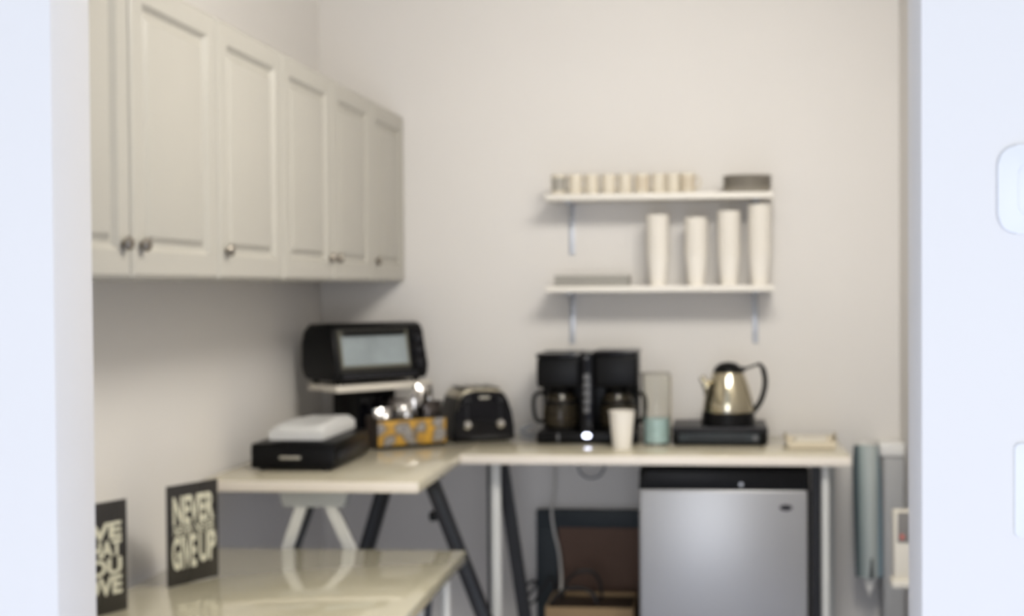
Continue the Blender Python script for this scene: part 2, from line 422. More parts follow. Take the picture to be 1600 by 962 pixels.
# ------------------------------------------------------------------ shelves
SY = 4.80
xs0, xs1 = PY(851, 308, SY).x, PY(1209, 303, SY).x
def shelf(z, label, ups):
    t = thing('wall_shelf', label, 'shelf', (xs0, B, z), 0)
    MB().box((0, SY - B, -.024), (xs1 - xs0, -.001, 0), .003).build('board', 'shelf', t)
    for u in (889, 1181):
        x = PY(u, 350, 4.9).x - xs0
        b = MB()
        b.box((x - .011, -.006, -.225), (x + .011, -.0005, -.024), .001)
        b.box((x - .013, -.16, -.030), (x + .013, -.001, -.024), .001)
        b.prism([(-.006, -.028), (-.12, -.028), (-.006, -.12)], x - .004, x + .004, 'x')
        b.tube([(x, -.007, -.215), (x, -.004, -.215)], .006)
        b.build('bracket', 'bracket', t)
    return t
zU = PY(1030, 301, SY).z; zL = PY(1030, 446, SY).z
shelf(zU, 'upper white wall shelf holding a row of mugs and stacked dishes', 0)
shelf(zL, 'lower white wall shelf holding stacks of paper cups', 0)
# mugs
mx_ = [873, 899, 925, 951, 977, 1003, 1029, 1052, 1075]
names = ['leftmost', 'second from left', 'third from left', 'fourth from left', 'middle', 'fourth from right', 'third from right', 'second from right', 'rightmost']
def mug(kind, label, loc, rz):
    t = thing('mug', label, 'mug', loc, rz, 'mugs on the upper shelf')
    MB().lathe([(0, 0), (.024, 0), (.027, .004), (.028, .072), (.0275, .074), (.026, .072), (.025, .006), (0, .006)], 28).build('cup_body', 'mug', t)
    MB().tube(spline([(.026, 0, .058), (.040, 0, .060), (.047, 0, .042), (.042, 0, .022), (.026, 0, .016)], 5), .0038, 8).build('handle', 'mug' if kind != 1 else 'mugprint', t)
    mb = MB(); pm = {0: 'mug', 1: 'mugprint', 2: 'mugtan'}[kind]
    n = 12; vs = []; fs = []
    for i in range(n + 1):
        a = -PI * .88 + PI * .76 * i / n
        vs += [(.0284 * math.cos(a), .0284 * math.sin(a), .014), (.0287 * math.cos(a), .0287 * math.sin(a), .062)]
    for i in range(n): fs.append((2 * i, 2 * i + 2, 2 * i + 3, 2 * i + 1))
    mb._add(vs, fs)
    if kind: mb.build('printed_band', pm, t)
    else: mb.bm.free()
kinds = [1, 0, 1, 0, 1, 2, 0, 1, 2]
words = {0: 'plain cream mug', 1: 'cream mug with a grey print', 2: 'cream mug with a tan print'}
for i, u in enumerate(mx_):
    p = PY(u, 290, 4.845)
    mug(kinds[i], f'{words[kinds[i]]}, {names[i]} in the row on the upper shelf' if i != 4 else 'cream mug with a grey print, middle one of the row on the upper shelf', (p.x, 4.845, zU + .0003), R([20, -10, 160, 0, 170, 15, -20, 150, 10][i]))
# stacked dishes at the right of the upper shelf
p0, p1 = PY(1128, 286, 4.86), PY(1207, 286, 4.86); wd = p1.x - p0.x
dish = None
for k in range(4):
    lab = ['lowest', 'second lowest', 'second highest', 'topmost'][k] + ' brown-grey dish in the stack at the right end of the upper shelf'
    loc = ((p0.x + p1.x) / 2, 4.875, zU + .0004 + k * .0135)
    if dish is None:
        m = MB(); hw = wd / 2; rings = [(hw * .74, 0), (hw * .80, .001), (hw * .97, .020), (hw, .0225), (hw * .985, .0225), (hw * .95, .0185), (hw * .78, .0075), (0, .0070)]
        m.lathe([(0, 0)] + rings, 40, sy=.92)
        dish = m.build('dish', 'greydish'); dish.location = loc; tag(dish, lab, 'dish', 'stacked dishes on the upper shelf')
    else:
        d = dish.copy(); C.objects.link(d); d.location = loc; d['label'] = lab
# grey trays at the left of the lower shelf
p0, p1 = PY(868, 436, 4.86), PY(983, 436, 4.86)
tray = None
for k in range(3):
    lab = ['bottom', 'middle', 'top'][k] + ' flat grey tray of the low stack at the left end of the lower shelf'
    loc = (p0.x, 4.82, zL + .0004 + k * .0135)
    if tray is None:
        w = p1.x - p0.x; d_ = .15
        m = MB(); vs = []; fs = []
        for ins, z in ((.006, 0), (0, .002), (0, .013), (.002, .013), (.007, .005)):
            vs += [(ins, ins, z), (w - ins, ins, z), (w - ins, d_ - ins, z), (ins, d_ - ins, z)]
        for k2 in range(4):
            for q in range(4): fs.append((k2 * 4 + q, k2 * 4 + (q + 1) % 4, k2 * 4 + 4 + (q + 1) % 4, k2 * 4 + 4 + q))
        fs += [(3, 2, 1, 0), (16, 17, 18, 19)]; m._add(vs, fs)
        tray = m.build('serving_tray', 'greytray'); tray.location = loc; tag(tray, lab, 'tray', 'grey trays on the lower shelf')
    else:
        d = tray.copy(); C.objects.link(d); d.location = loc; d['label'] = lab
# paper cups
def cup_mesh(r0, r1, h):
    m = MB(); m.lathe([(0, .006), (r0 - .002, .006), (r0 - .002, 0), (r0, 0), (r1, h - .003), (r1 + .0022, h - .002), (r1 + .0026, h), (r1 - .0002, h + .001), (r1 - .0016, h - .004), (r0 - .001, .008), (0, .008)], 32); return m
stacks = [(1028, 338, 'leftmost'), (1088, 338, 'second from left'), (1139, 328, 'third from left'), (1187, 322, 'rightmost')]
proto = None
for u, vt, nm in stacks:
    p = PY(u, 446, 4.87); ztop = PY(u, vt, 4.87).z; h = .118; pitch = .0115
    n = max(3, int(round((ztop - zL - h) / pitch)) + 1)
    for k in range(n):
        loc = (p.x, 4.87, zL + .0004 + k * pitch)
        if k == 0: lab = f'bottom white paper cup carrying the {nm} stack on the lower shelf'
        elif k == n - 1: lab = f'top white paper cup of the {nm} stack on the lower shelf'
        else: lab = f'white paper cup nested inside the {nm} cup stack on the lower shelf'
        if proto is None:
            proto = cup_mesh(.030, .0435, h).build('paper_cup', 'paper'); o = proto
        else:
            o = proto.copy(); C.objects.link(o)
        o.location = loc; tag(o, lab, 'cup', f'nested paper cups, {nm} stack')

# ------------------------------------------------------------------ coffee maker
YCM = 4.655
p0, p1 = PY(838, 690, YCM), PY(997, 690, YCM); w = p1.x - p0.x; hC = PY(920, 550, YCM).z - ZT
t = thing('coffee_maker', 'black twin coffee maker with two carafes and a lit blue-white light', 'coffee maker', (p0.x, YCM, ZT)); cmaker = t
D = .235; cw = .050; hw = (w - cw) / 2
MB().box((0, 0, .001), (w, D, .045), .008).build('base', 'black', t)
MB().box((.004, D - .085, .04), (w - .004, D, hC - .004), .01).build('water_tank', 'black', t)
for i in range(2):
    x0 = 0 if i == 0 else w - hw
    hz = hC - .006 if i == 0 else hC + .004
    b = MB(); b.box((x0, .012, .205), (x0 + hw, D - .07, hz - .014), .014, 3)
    hd = b.build('brew_head', 'black', t)
    MB().box((x0 - .002, .006, hz - .016), (x0 + hw + .002, D - .002, hz), .006).build('lid', 'gloss_black', hd)
    MB().lathe([(0, 0), (.052, 0), (.055, .003), (.052, .006), (0, .006)], 28, c=(x0 + hw / 2, .085, .0445)).build('hot_plate', 'dark', t)
    MB().lathe([(.050, .207), (.038, .180), (.034, .178), (0, .178)], 28, c=(x0 + hw / 2, .085, 0)).build('filter_basket', 'black', t)
cp = MB().box((hw + .002, -.004, .01), (hw + cw - .002, D - .07, hC - .002), .006).build('control_column', 'gloss_black', t)
for z in (.115, .145, .175, .205, .235):
    MB().box((hw + cw / 2 - .010, -.0075, z), (hw + cw / 2 + .010, -.003, z + .022), .002).build('button', 'button', cp)
MB().lathe([(0, 0), (.012, 0), (.0145, .003), (.011, .006), (0, .0065)], 24, sy=.62, mx=Matrix.Translation((hw + cw / 2, -.004, .032)) @ Matrix.Rotation(PI / 2, 4, 'X')).build('indicator_light', 'led', cp)['label'] = 'lit blue-white light'
MB().lathe([(0, 0), (.006, 0), (.006, .005), (0, .006)], 16, mx=Matrix.Translation((hw + cw / 2, -.003, hC - .02)) @ Matrix.Rotation(PI / 2, 4, 'X')).build('badge', 'button', cp)
MB().box((hw * .5 - .004, -.003, .008), (hw * .5 + .004, .002, .038), .001).build('switch', 'button', t)
for i in range(2):
    cx = p0.x + (hw / 2 if i == 0 else w - hw / 2)
    c = thing('carafe', ['smoky glass carafe with black handle on the left warming plate of the coffee maker', 'smoky glass carafe behind the white cup, on the right warming plate of the coffee maker'][i], 'carafe', (cx, YCM + .085, ZT + .0507), 0 if i else PI, 'coffee carafes')
    zs = lambda L: [(r * 1.04, z * 1.16) for r, z in L]
    MB().lathe(zs([(0, 0), (.052, 0), (.062, .012), (.066, .045), (.060, .085), (.046, .108), (.044, .116), (.0425, .116), (.0445, .107), (.0575, .084), (.0635, .045), (.059, .013), (.05, .003), (0, .003)]), 36).build('glass_body', 'carafe', c)
    MB().lathe(zs([(.0615, .080), (.0635, .080), (.0600, .090), (.0575, .090)]), 36).build('rim_band', 'black', c)
    MB().lathe(zs([(0, .112), (.046, .112), (.047, .117), (.040, .124), (0, .126)]), 32).build('lid', 'black', c)
    MB().tube(spline([(.052, 0, .130), (.082, 0, .130), (.100, 0, .114), (.102, 0, .072), (.094, 0, .035), (.080, 0, .023), (.064, 0, .028)], 6), [.0075] * 37, 10).build('handle', 'black', c)
    MB().lathe(zs([(0, .0034), (.0485, .0034), (.0575, .0135), (.0615, .03), (0, .03)]), 32).build('coffee', 'brownbox', c)

# ------------------------------------------------------------------ white cup on counter
p = PZ(971, 702, ZT)
sc = p.y / F
o = cup_mesh(14.5 * sc, 20 * sc, 59 * sc).build('paper_cup', 'paper'); o.location = (p.x, p.y + 14 * sc, ZT + .0003)
tag(o, 'single white paper cup standing alone on the counter before the coffee maker', 'cup')

# ------------------------------------------------------------------ glass jug
YG = 4.66; p = PY(1026, 690, YG); sc = YG / F
t = thing('glass_jug', 'tall clear glass jug half filled with pale teal, beside the kettle', 'jug', (p.x, YG, ZT))
rj = 21.5 * sc; hj = 112 * sc
pr_ = [(0, .0005), (rj * .9, .0005), (rj, .006), (rj, hj - .006), (rj * 1.05, hj), (rj * 1.02, hj + .001), (rj - .0022, hj - .006), (rj - .0022, .008), (0, .007)]
g = MB().lathe(pr_, 40)
for v in g.bm.verts:
    if v.co.z > hj - .014 and v.co.x < -.02: v.co.x -= .009 * (v.co.z - hj + .014) / .014
g.build('glass_body', 'glass', t)
MB().lathe([(0, .0085), (rj - .0032, .0085), (rj - .0032, .098), (0, .098)], 36).build('teal_contents', 'teal', t)
MB().lathe([(rj * 1.03, hj - .003), (rj * 1.055, hj), (rj * 1.03, hj + .002), (rj * .97, hj)], 40).build('rim', 'greytray', t)
MB().tube([(rj * 1.0, 0, .02), (rj * 1.03, 0, .10), (rj * 1.03, 0, hj - .01)], .003, 8).build('side_rod', 'chromewarm', t)

# ------------------------------------------------------------------ black unit + kettle
YU = 4.615
p0, p1 = PY(1050, 695, YU), PY(1200, 695, YU); w = p1.x - p0.x; hU = .067
t = thing('appliance_base_unit', 'low flat black appliance with ribbed front, under the kettle', 'appliance', (p0.x, YU, ZT))
MB().box((0, .004, .006), (w, .285, hU - .008), .006).build('body', 'black', t)
MB().box((-.001, 0, hU - .016), (w + .001, .29, hU), .004).build('top_plate', 'dark', t)
MB().box((.025, -.003, .014), (w - .03, .006, .045), .003).build('front_drawer', 'charcoal', t)
MB().box((.06, -.006, .026), (w - .07, -.002, .034), .002).build('drawer_handle', 'dark', t)
MB().lathe([(0, 0), (.010, 0), (.009, .006), (0, .007)], 16, mx=Matrix.Translation((w - .045, -.002, .03)) @ Matrix.Rotation(PI / 2, 4, 'X')).build('knob', 'button', t)
for (x, y) in ((.02, .025), (w - .02, .025), (.02, .26), (w - .02, .26)):
    MB().lathe([(0, 0), (.010, 0), (.010, .007), (0, .007)], 12, c=(x, y, 0)).build('foot', 'black', t)
YK = 4.72; p = PY(1138, 660, YK); s = YK / F
t = thing('electric_kettle', 'polished steel electric kettle with black base, lid and curved handle', 'kettle', (p.x, YK, ZT + hU + .0003))
zb_ = ZT + hU
def kz(v): return PY(1138, v, YK).z - zb_
hb = kz(642)
MB().lathe([(0, 0), (42 * s, 0), (43 * s, .004), (41.5 * s, hb * .5), (40 * s, hb), (0, hb)], 40).build('power_base', 'black', t)
MB().lathe([(39.5 * s, hb), (40 * s, hb + .004), (38 * s, kz(624)), (32.5 * s, kz(603)), (25.5 * s, kz(585)), (23 * s, kz(580)), (0, kz(579))], 48).build('steel_body', 'steel', t)
MB().lathe([(24 * s, kz(583)), (23.5 * s, kz(580)), (20 * s, kz(573)), (12 * s, kz(567)), (0, kz(565))], 36).build('lid', 'black', t)
MB().box((10 * s, -.011, kz(580)), (27 * s, .011, kz(573)), .003).build('lid_hinge', 'black', t)
MB().tube(spline([(24 * s, 0, kz(577)), (38 * s, 0, kz(572)), (50 * s, 0, kz(570)), (56 * s, 0, kz(584)), (57 * s, 0, kz(602)), (52 * s, 0, kz(622)), (44 * s, 0, kz(636)), (37 * s, 0, kz(644))], 6),
          [.0045] * 10 + [.007] * 5 + [.010] * 28, 12).build('handle', 'black', t)
sp = MB()
sp.tube(spline([(-26 * s, 0, kz(622)), (-32 * s, 0, kz(606)), (-37 * s, 0, kz(596)), (-42 * s, 0, kz(588))], 5), [.022] * 4 + [.017] * 5 + [.013] * 5 + [.010] * 2, 16)
sp.build('spout', 'steel', t)
# pale tray
p0, p1 = PZ(1230, 703, ZT), PZ(1308, 703, ZT); Yt = 4.53
w = PY(1308, 700, Yt).x - PY(1230, 700, Yt).x
t = thing('counter_tray', 'pale cream open tray at the right end of the counter', 'tray', (PY(1230, 700, Yt).x, Yt, ZT))
m = MB(); vs = []; fs = []; dp = .20
for ins, z in ((.012, .0005), (.004, .004), (0, .028), (.003, .028), (.008, .006), (.016, .004)):
    vs += [(ins, ins, z), (w - ins, ins, z), (w - ins, dp - ins, z), (ins, dp - ins, z)]
for k2 in range(5):
    for q in range(4): fs.append((k2 * 4 + q, k2 * 4 + (q + 1) % 4, k2 * 4 + 4 + (q + 1) % 4, k2 * 4 + 4 + q))
fs += [(3, 2, 1, 0), (20, 21, 22, 23)]; m._add(vs, fs); m.build('tray_body', 'plastic_clear', t)
for x in (.0, w):
    MB().tube(spline([(x, .06, .026), (x, .07, .044), (x, .13, .044), (x, .14, .026)], 5), .004, 8).build('handle', 'chromewarm', t)
for k, (dx, dy, dr) in enumerate(((.028, .03, 4), (.030, .035, -3))):
    o = MB().box((0, 0, 0), (w - .06, .13, .012), .003).build('paper_packet', 'cream'); o.location = (t.location.x + dx, Yt + dy, ZT + .0062 + k * .0123); o.rotation_euler = (0, 0, R(dr) * .4)
    tag(o, ['lower', 'upper'][k] + ' pale flat packet lying in the cream tray on the counter', 'packet', 'packets in the cream tray')

# ------------------------------------------------------------------ toaster
pt = PY(709, 690, 4.665); fr = R(26)
t = thing('toaster', 'black four-slice toaster with chrome trim and two round knobs', 'toaster', (pt.x, pt.y, ZT), fr)
TW, TD, TH_ = .238, .245, .196
def arch(i=0, drop=0):
    a = []
    for (x, z) in ((.0, .012), (.004, .06), (.014, .12), (.028, .165), (.040, .183), (.056, .192), (.085, .196)):
        a.append((x + i, z - drop))
    return a + [(TW - x, z) for x, z in a[::-1]]
MB().prism(arch(.002), .018, TD - .012, 'y', .003).build('shell', 'chromewarm', t)
MB().prism(arch(0, .007), .0, .022, 'y', .009, 3).build('front_cap', 'gloss_black', t)
MB().prism(arch(0, .005), TD - .02, TD, 'y', .008, 3).build('rear_cap', 'gloss_black', t)
for sx in (0, 1):
    x0, x1 = (.0, .02) if sx == 0 else (TW - .02, TW)
    prof = [(-.001, .014), (.003, .06), (.013, .12), (.026, .16), (.035, .16), (.03, .014)]
    prof = prof if sx == 0 else [(TW - a, b) for a, b in prof]
    MB().prism(prof, .02, TD - .018, 'y').build('side_panel', 'black', t)
MB().box((.012, .015, .0005), (TW - .012, TD - .015, .014), .003).build('base', 'black', t)
for k, x in enumerate((.058, .098, .140, .180)):
    MB().box((x - .011, .045, TH_ - .004), (x + .011, TD - .04, TH_ + .0015), .001).build('slot', 'black', t)
fc = [o for o in t.children if o.name.startswith('front_cap')][0]
for x in (.052, TW - .058):
    MB().lathe([(0, 0), (.015, 0), (.018, .003), (.017, .012), (.012, .018), (0, .020)], 28, mx=Matrix.Translation((x, .001, .066)) @ Matrix.Rotation(PI / 2, 4, 'X')).build('knob', 'chrome', fc)
    MB().box((x - .014, -.018, .150), (x + .014, .002, .161), .003).build('lever', 'dark', fc)
    MB().box((x - .003, -.001, .085), (x + .003, .002, .150), .001).build('lever_slot', 'dark', fc)
MB().box((TW / 2 - .02, -.0015, .16), (TW / 2 + .02, .002, .170), .001).build('badge', 'badge', fc)

# ------------------------------------------------------------------ snack box + packets
ps = PZ(591, 703, ZT); fr2 = R(36)
t = thing('snack_box', 'open dark snack box with orange printed front, beside the toaster', 'box', (ps.x, ps.y, ZT), fr2)
SW, SD, SH = .262, .125, .108
MB().box((0, .0, .0005), (SW, SD, .014), .002).build('base', 'brownbox', t)
MB().box((0, 0.001, .012), (.006, SD, SH), .001).build('side', 'brownbox', t)
MB().box((SW - .006, 0.001, .012), (SW, SD, SH), .001).build('side', 'brownbox', t)
MB().box((0, SD - .005, .012), (SW, SD, SH + .004), .001).build('back_panel', 'brownbox', t)
f = MB().box((0, -.002, .010), (SW, .004, SH - .004), .001).build('front_panel', 'snack', t)
MB().box((-.001, -.003, SH - .006), (SW + .001, .005, SH), .001).build('edge_strip', 'black', f)
MB().box((-.001, -.003, .001), (SW + .001, .005, .012), .001).build('edge_strip', 'black', f)
def packet(w, h, m_):
    mb = MB(); n, q = 10, 8; vs = []; fs = []
    for s in (1, -1):
        for j in range(q + 1):
            for i in range(n + 1):
                a, b = i / n, j / q
                puff = .016 * (math.sin(PI * a) ** .6) * (math.sin(PI * b) ** .6)
                puff += random.uniform(-.0045, .0045) * (0 < i < n and 0 < j < q)
                vs.append(((a - .5) * w, s * puff, b * h))
    k = (n + 1) * (q + 1)
    for s in (0, 1):
        for j in range(q):
            for i in range(n):
                a = s * k + j * (n + 1) + i; fs.append((a, a + 1, a + n + 2, a + n + 1))
    mb._add(vs, fs); bmesh.ops.remove_doubles(mb.bm, verts=mb.bm.verts[:], dist=1e-5)
    return mb.build('snack_packet', m_)
mw = Matrix.Translation((ps.x, ps.y, ZT)) @ Matrix.Rotation(fr2, 4, 'Z')
packs = [(.040, .030, -8, 'foil', .130, 'dull silver snack packet at the left end of the open snack box'),
         (.085, .075, 12, 'foildark', .160, 'dark foil snack packet standing at the back of the snack box'),
         (.130, .034, -14, 'foil', .150, 'shiny silver snack packet at the front middle of the snack box'),
         (.165, .085, 16, 'foil', .185, 'tall shiny snack packet at the back middle of the snack box'),
         (.212, .036, 10, 'foildark', .150, 'dark snack packet at the front right of the snack box'),
         (.222, .088, -6, 'foil', .205, 'tallest pale silver snack packet at the right end of the snack box')]
for x, y, tl, mm, hh, lab in packs:
    o = packet(.072, hh, mm); q = mw @ Vector((x, y, .0155)); o.location = q; o.rotation_euler = (R(tl * .35), R(tl * .5), fr2 + R(tl * .6))
    tag(o, lab, 'packet', 'foil packets in the snack box')

# ------------------------------------------------------------------ oven on board on support
po = PY(525, 598, 4.45); fo = R(47)
zo = po.z
OW, OD, OH = .395, .255, .222
BT = .024
t = thing('stand_box', 'black box-shaped stand beneath the white board and toaster oven', 'stand', (-1.32, 4.745, ZT), fo)
hs_ = zo - .012 - BT - ZT
MB().box((-.085, -.085, .0005), (.085, .085, hs_), .006).build('body', 'black', t)
MB().box((-.07, -.088, .03), (.07, -.083, hs_ - .03), .003).build('front_panel', 'gloss_black', t)
o = MB().box((-.004, -.012, 0), (OW + .004, OD - .06, BT - .001), .003).build('shelf_board', 'board'); o.location = (po.x, po.y, ZT + hs_ + .0003); o.rotation_euler = (0, 0, fo)
tag(o, 'pale wooden board laid flat under the black toaster oven', 'board')
t = thing('toaster_oven', 'black toaster oven with rounded ends and glass door, raised on a white board', 'toaster oven', (po.x, po.y, ZT + hs_ + BT), fo)
f0 = .012
prof = [(.012, f0), (0, f0 + .018), (.004, f0 + .05), (.030, OH - .030), (.045, OH - .010), (.07, OH), (OD - .06, OH - .004), (OD - .02, OH - .03), (OD, OH - .075), (OD, f0 + .05), (OD - .02, f0 + .01), (OD - .04, f0)]
MB().prism(prof, 0, OW, 'x', .012, 3).build('body', 'black', t)
def fy(z): return .004 + (.026) * (z - (f0 + .05)) / (OH - .03 - f0 - .05)
def fpanel(name, x0, x1, z0, z1, m_, par, out=.004, bev=0):
    mb = MB(); th = .006
    A = [(x0, fy(z0) - out, z0), (x1, fy(z0) - out, z0), (x1, fy(z1) - out, z1), (x0, fy(z1) - out, z1)]
    Bk = [(a, b + th, c) for a, b, c in A]
    mb._add(A + Bk, [(0, 1, 2, 3), (7, 6, 5, 4), (0, 4, 5, 1), (1, 5, 6, 2), (2, 6, 7, 3), (3, 7, 4, 0)])
    return mb.build(name, m_, par)
dr = fpanel('door', .018, OW - .075, f0 + .035, OH - .022, 'ovenframe', t, .003)
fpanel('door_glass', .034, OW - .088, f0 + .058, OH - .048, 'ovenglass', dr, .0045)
fpanel('trim_strip', OW - .088, OW - .080, f0 + .05, OH - .03, 'olive', dr, .0048)
fpanel('trim_strip', .026, .034, f0 + .05, OH - .03, 'olive', dr, .0048)
fpanel('trim_strip', .034, OW - .088, f0 + .050, f0 + .057, 'olive', dr, .0048)
MB().tube([(.05, fy(OH - .034) - .022, OH - .036), (OW - .10, fy(OH - .034) - .022, OH - .036)], .006, 12).build('handle', 'black', dr)
for x in (.06, OW - .11): MB().tube([(x, fy(OH - .034) - .022, OH - .036), (x, fy(OH - .034), OH - .036)], .005, 10).build('handle_post', 'black', dr)
fpanel('control_panel', OW - .062, OW - .016, f0 + .03, OH - .028, 'gloss_black', t, .003)
for z in (.07, .115, .16):
    MB().lathe([(0, 0), (.014, 0), (.012, .012), (0, .013)], 20, mx=Matrix.Translation((OW - .039, fy(z) - .003, z)) @ Matrix.Rotation(PI / 2, 4, 'X')).build('knob', 'dark', t)
MB().box((.03, -.004, f0 + .010), (OW - .05, .006, f0 + .026), .002).build('crumb_tray', 'dark', t)
for (x, y) in ((.03, .04), (OW - .03, .04), (.03, OD - .06), (OW - .03, OD - .06)):
    MB().lathe([(0, 0), (.012, 0), (.014, f0 + .001), (0, f0 + .001)], 14, c=(x, y, 0)).build('foot', 'black', t)

# ------------------------------------------------------------------ flat black appliance with packet
pa, pb = PZ(389, 737, ZT), PZ(524, 736, ZT)
Yg = (pa.y + pb.y) / 2; w = pb.x - pa.x
hG = PY(450, 691, Yg).z - ZT
t = thing('countertop_griddle', 'flat black appliance with a small pale badge, at the near left of the corner desk', 'appliance', (pa.x, Yg, ZT))
DG = .41
MB().box((0, 0, .008), (w, DG, hG - .014), .008).build('body', 'black', t)
MB().prism([(0.002, hG - .018), (w - .002, hG - .018), (w - .002, hG - .004), (w * .8, hG + .002), (w * .4, hG + .003), (w * .25, hG - .004), (.002, hG - .006)], .004, DG - .004, 'y', .003).build('lid', 'black', t)
MB().box((w * .35, -.0025, hG * .42), (w * .60, .002, hG * .42 + .010), .001).build('badge', 'badge', t)
MB().box((w - .004, .05, hG * .35), (w + .006, DG - .05, hG * .6), .003).build('side_grip', 'dark', t)
for (x, y) in ((.03, .03), (w - .03, .03), (.03, DG - .03), (w - .03, DG - .03)):
    MB().lathe([(0, 0), (.012, 0), (.012, .009), (0, .009)], 12, c=(x, y, 0)).build('foot', 'black', t)
YP = Yg + .03; x0 = PY(421, 690, YP).x; x1 = PY(504, 690, YP).x; hp = .05
m = MB()
n1, n2 = 10, 16; vs = []; fs = []
LP = .36
prf = [(0, 0), (0.004, .03), (.012, hp - .006), (.03, hp)]
def top(a, b):
    z = hp - .004 + .005 * math.sin(a * 7 + b * 3) * math.sin(b * PI)
    edge = min(a, 1 - a, b * 1.6, (1 - b) * 1.6); return z * min(1, .62 + edge * 5)
for j in range(n2 + 1):
    for i in range(n1 + 1):
        a, b = i / n1, j / n2; vs.append((a * (x1 - x0) * (1 - .1 * b) + .02 * b, b * LP, top(a, b)))
for j in range(n2 + 1):
    for i in range(n1 + 1):
        a, b = i / n1, j / n2; vs.append((a * (x1 - x0) * (1 - .1 * b) + .02 * b, b * LP, 0))
k = (n1 + 1) * (n2 + 1)
for s in (0, 1):
    for j in range(n2):
        for i in range(n1):
            a = s * k + j * (n1 + 1) + i; fs.append((a, a + 1, a + n1 + 2, a + n1 + 1))
for i in range(n1):
    fs.append((i, i + 1, k + i + 1, k + i)); a = n2 * (n1 + 1) + i; fs.append((a, a + 1, k + a + 1, k + a))
for j in range(n2):
    a = j * (n1 + 1); fs.append((a, a + n1 + 1, k + a + n1 + 1, k + a)); a += n1; fs.append((a, a + n1 + 1, k + a + n1 + 1, k + a))
m._add(vs, fs)
o = m.build('paper_package', 'papershade', smooth=50); o.location = (x0, YP, ZT + hG + .0035)
tag(o, 'white wrapped paper package lying on the flat black appliance', 'package')

# ------------------------------------------------------------------ fridge
YFR = YF + .03
p0, p1 = PY(998, 850, YFR), PY(1267, 850, YFR); w = p1.x - p0.x
zt = PY(1130, 734, YFR).z; zd = PY(1130, 765, YFR).z
t = thing('mini_fridge', 'grey door mini fridge with black top, under the right end of the counter', 'fridge', (p0.x, YFR, 0))
MB().box((0, .05, .02), (w, .47, zt - .006), .008).build('cabinet_body', 'black', t)
MB().box((.002, 0, .05), (w - .010, .052, zd), .008, 3).build('door', 'fridge', t)
MB().prism([(.002, zd + .001), (.002, zt - .045), (.006, zt - .026), (.018, zt - .009), (.040, zt), (w - .02, zt), (w - .006, zt - .010), (w - .004, zd + .001)], .0, .055, 'y', .004).build('top_trim', 'black', t)
MB().box((w - .009, .004, .05), (w, .055, zd), .002).build('door_edge', 'black', t)
lg = PY(1228, 793, YFR)
MB().lathe([(0, 0), (.022, 0), (.0215, .002), (0, .0022)], 28, sy=.5, mx=Matrix.Translation((lg.x - p0.x, 0.0005, lg.z)) @ Matrix.Rotation(PI / 2, 4, 'X')).build('oval_badge', 'dark', t)
lg = PY(1158, 757, YFR)
MB().lathe([(0, 0), (.007, 0), (.006, .0015), (0, .002)], 18, mx=Matrix.Translation((lg.x - p0.x, 0.0005, lg.z)) @ Matrix.Rotation(PI / 2, 4, 'X')).build('trim_glint', 'bracket', t)  # pale disc stands in for a highlight on the black trim
for x in (.05, w - .05):
    for y in (.06, .42): MB().lathe([(0, 0), (.018, 0), (.018, .022), (0, .022)], 12, c=(x, y, 0)).build('foot', 'black', t)

# ------------------------------------------------------------------ framed board, box, cords below counter
YBd = 4.955
p = PY(838, 796, YBd); x1 = -.10; hB = p.z; bw = PY(872, 850, YBd).x - p.x; bt = p.z - PY(900, 824, YBd).z
t = thing('framed_board', 'brown board in a wide charcoal frame leaning on the back wall under the counter', 'board', (p.x, YBd, 0))
w = x1 - p.x
MB().box((0, 0, hB - bt), (w, .025, hB), .002).build('frame_rail', 'charcoal', t)
MB().box((0, 0, 0), (w, .025, bt), .002).build('frame_rail', 'charcoal', t)
MB().box((0, .001, bt), (bw, .024, hB - bt), .002).build('frame_rail', 'charcoal', t)
MB().box((w - bw, .001, bt), (w, .024, hB - bt), .002).build('frame_rail', 'charcoal', t)
MB().box((bw - .002, .010, bt - .002), (w - bw + .002, .022, hB - bt + .002)).build('panel', 'cork', t)
YBx = 4.60
p0, p1 = PY(852, 948, YBx), PY(990, 948, YBx); w = p1.x - p0.x; hX = p0.z
t = thing('cardboard_box', 'open brown cardboard box holding black cables, beside the fridge', 'box', (p0.x, YBx, 0))
dX = .24
MB().box((0, 0, 0), (w, .005, hX), .001).build('side', 'card', t); MB().box((0, dX - .005, 0), (w, dX, hX), .001).build('side', 'card', t)
MB().box((0, .005, 0), (.005, dX - .005, hX), .001).build('side', 'card', t); MB().box((w - .005, .005, 0), (w, dX - .005, hX), .001).build('side', 'card', t)
MB().box((.005, .005, 0), (w - .005, dX - .005, .006)).build('bottom', 'card', t)
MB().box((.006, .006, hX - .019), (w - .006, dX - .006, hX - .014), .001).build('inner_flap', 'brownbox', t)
def cable(name, pts, r, m_, lab, n=8, grp=None):
    o = MB().tube(spline(pts, n), r, 8).build(name, m_); tag(o, lab, 'cable', grp); return o
bx = lambda u, v, Y: tuple(PY(u, v, Y))
zc = hX - .024
def ring(u, v, Y, ru, rv, n=14, tilt=.02, ph=0):
    return [tuple(PY(u + ru * math.cos(2 * PI * k / n + ph), v + rv * math.sin(2 * PI * k / n + ph), Y + tilt * math.sin(k))) for k in range(n + 1)]
cable('power_cable', [bx(878, 935, 4.74), bx(888, 905, 4.74), bx(905, 893, 4.74), bx(925, 893, 4.75), bx(937, 908, 4.75), bx(940, 935, 4.74)], .006, 'cableblack', 'black cable loop arching up out of the cardboard box')
cable('power_cable', [bx(858, 944, 4.66), bx(880, 922, 4.67), bx(905, 918, 4.67), bx(925, 926, 4.66), bx(934, 944, 4.66)], .007, 'cableblack', 'black cable lying in a low curve across the cardboard box')
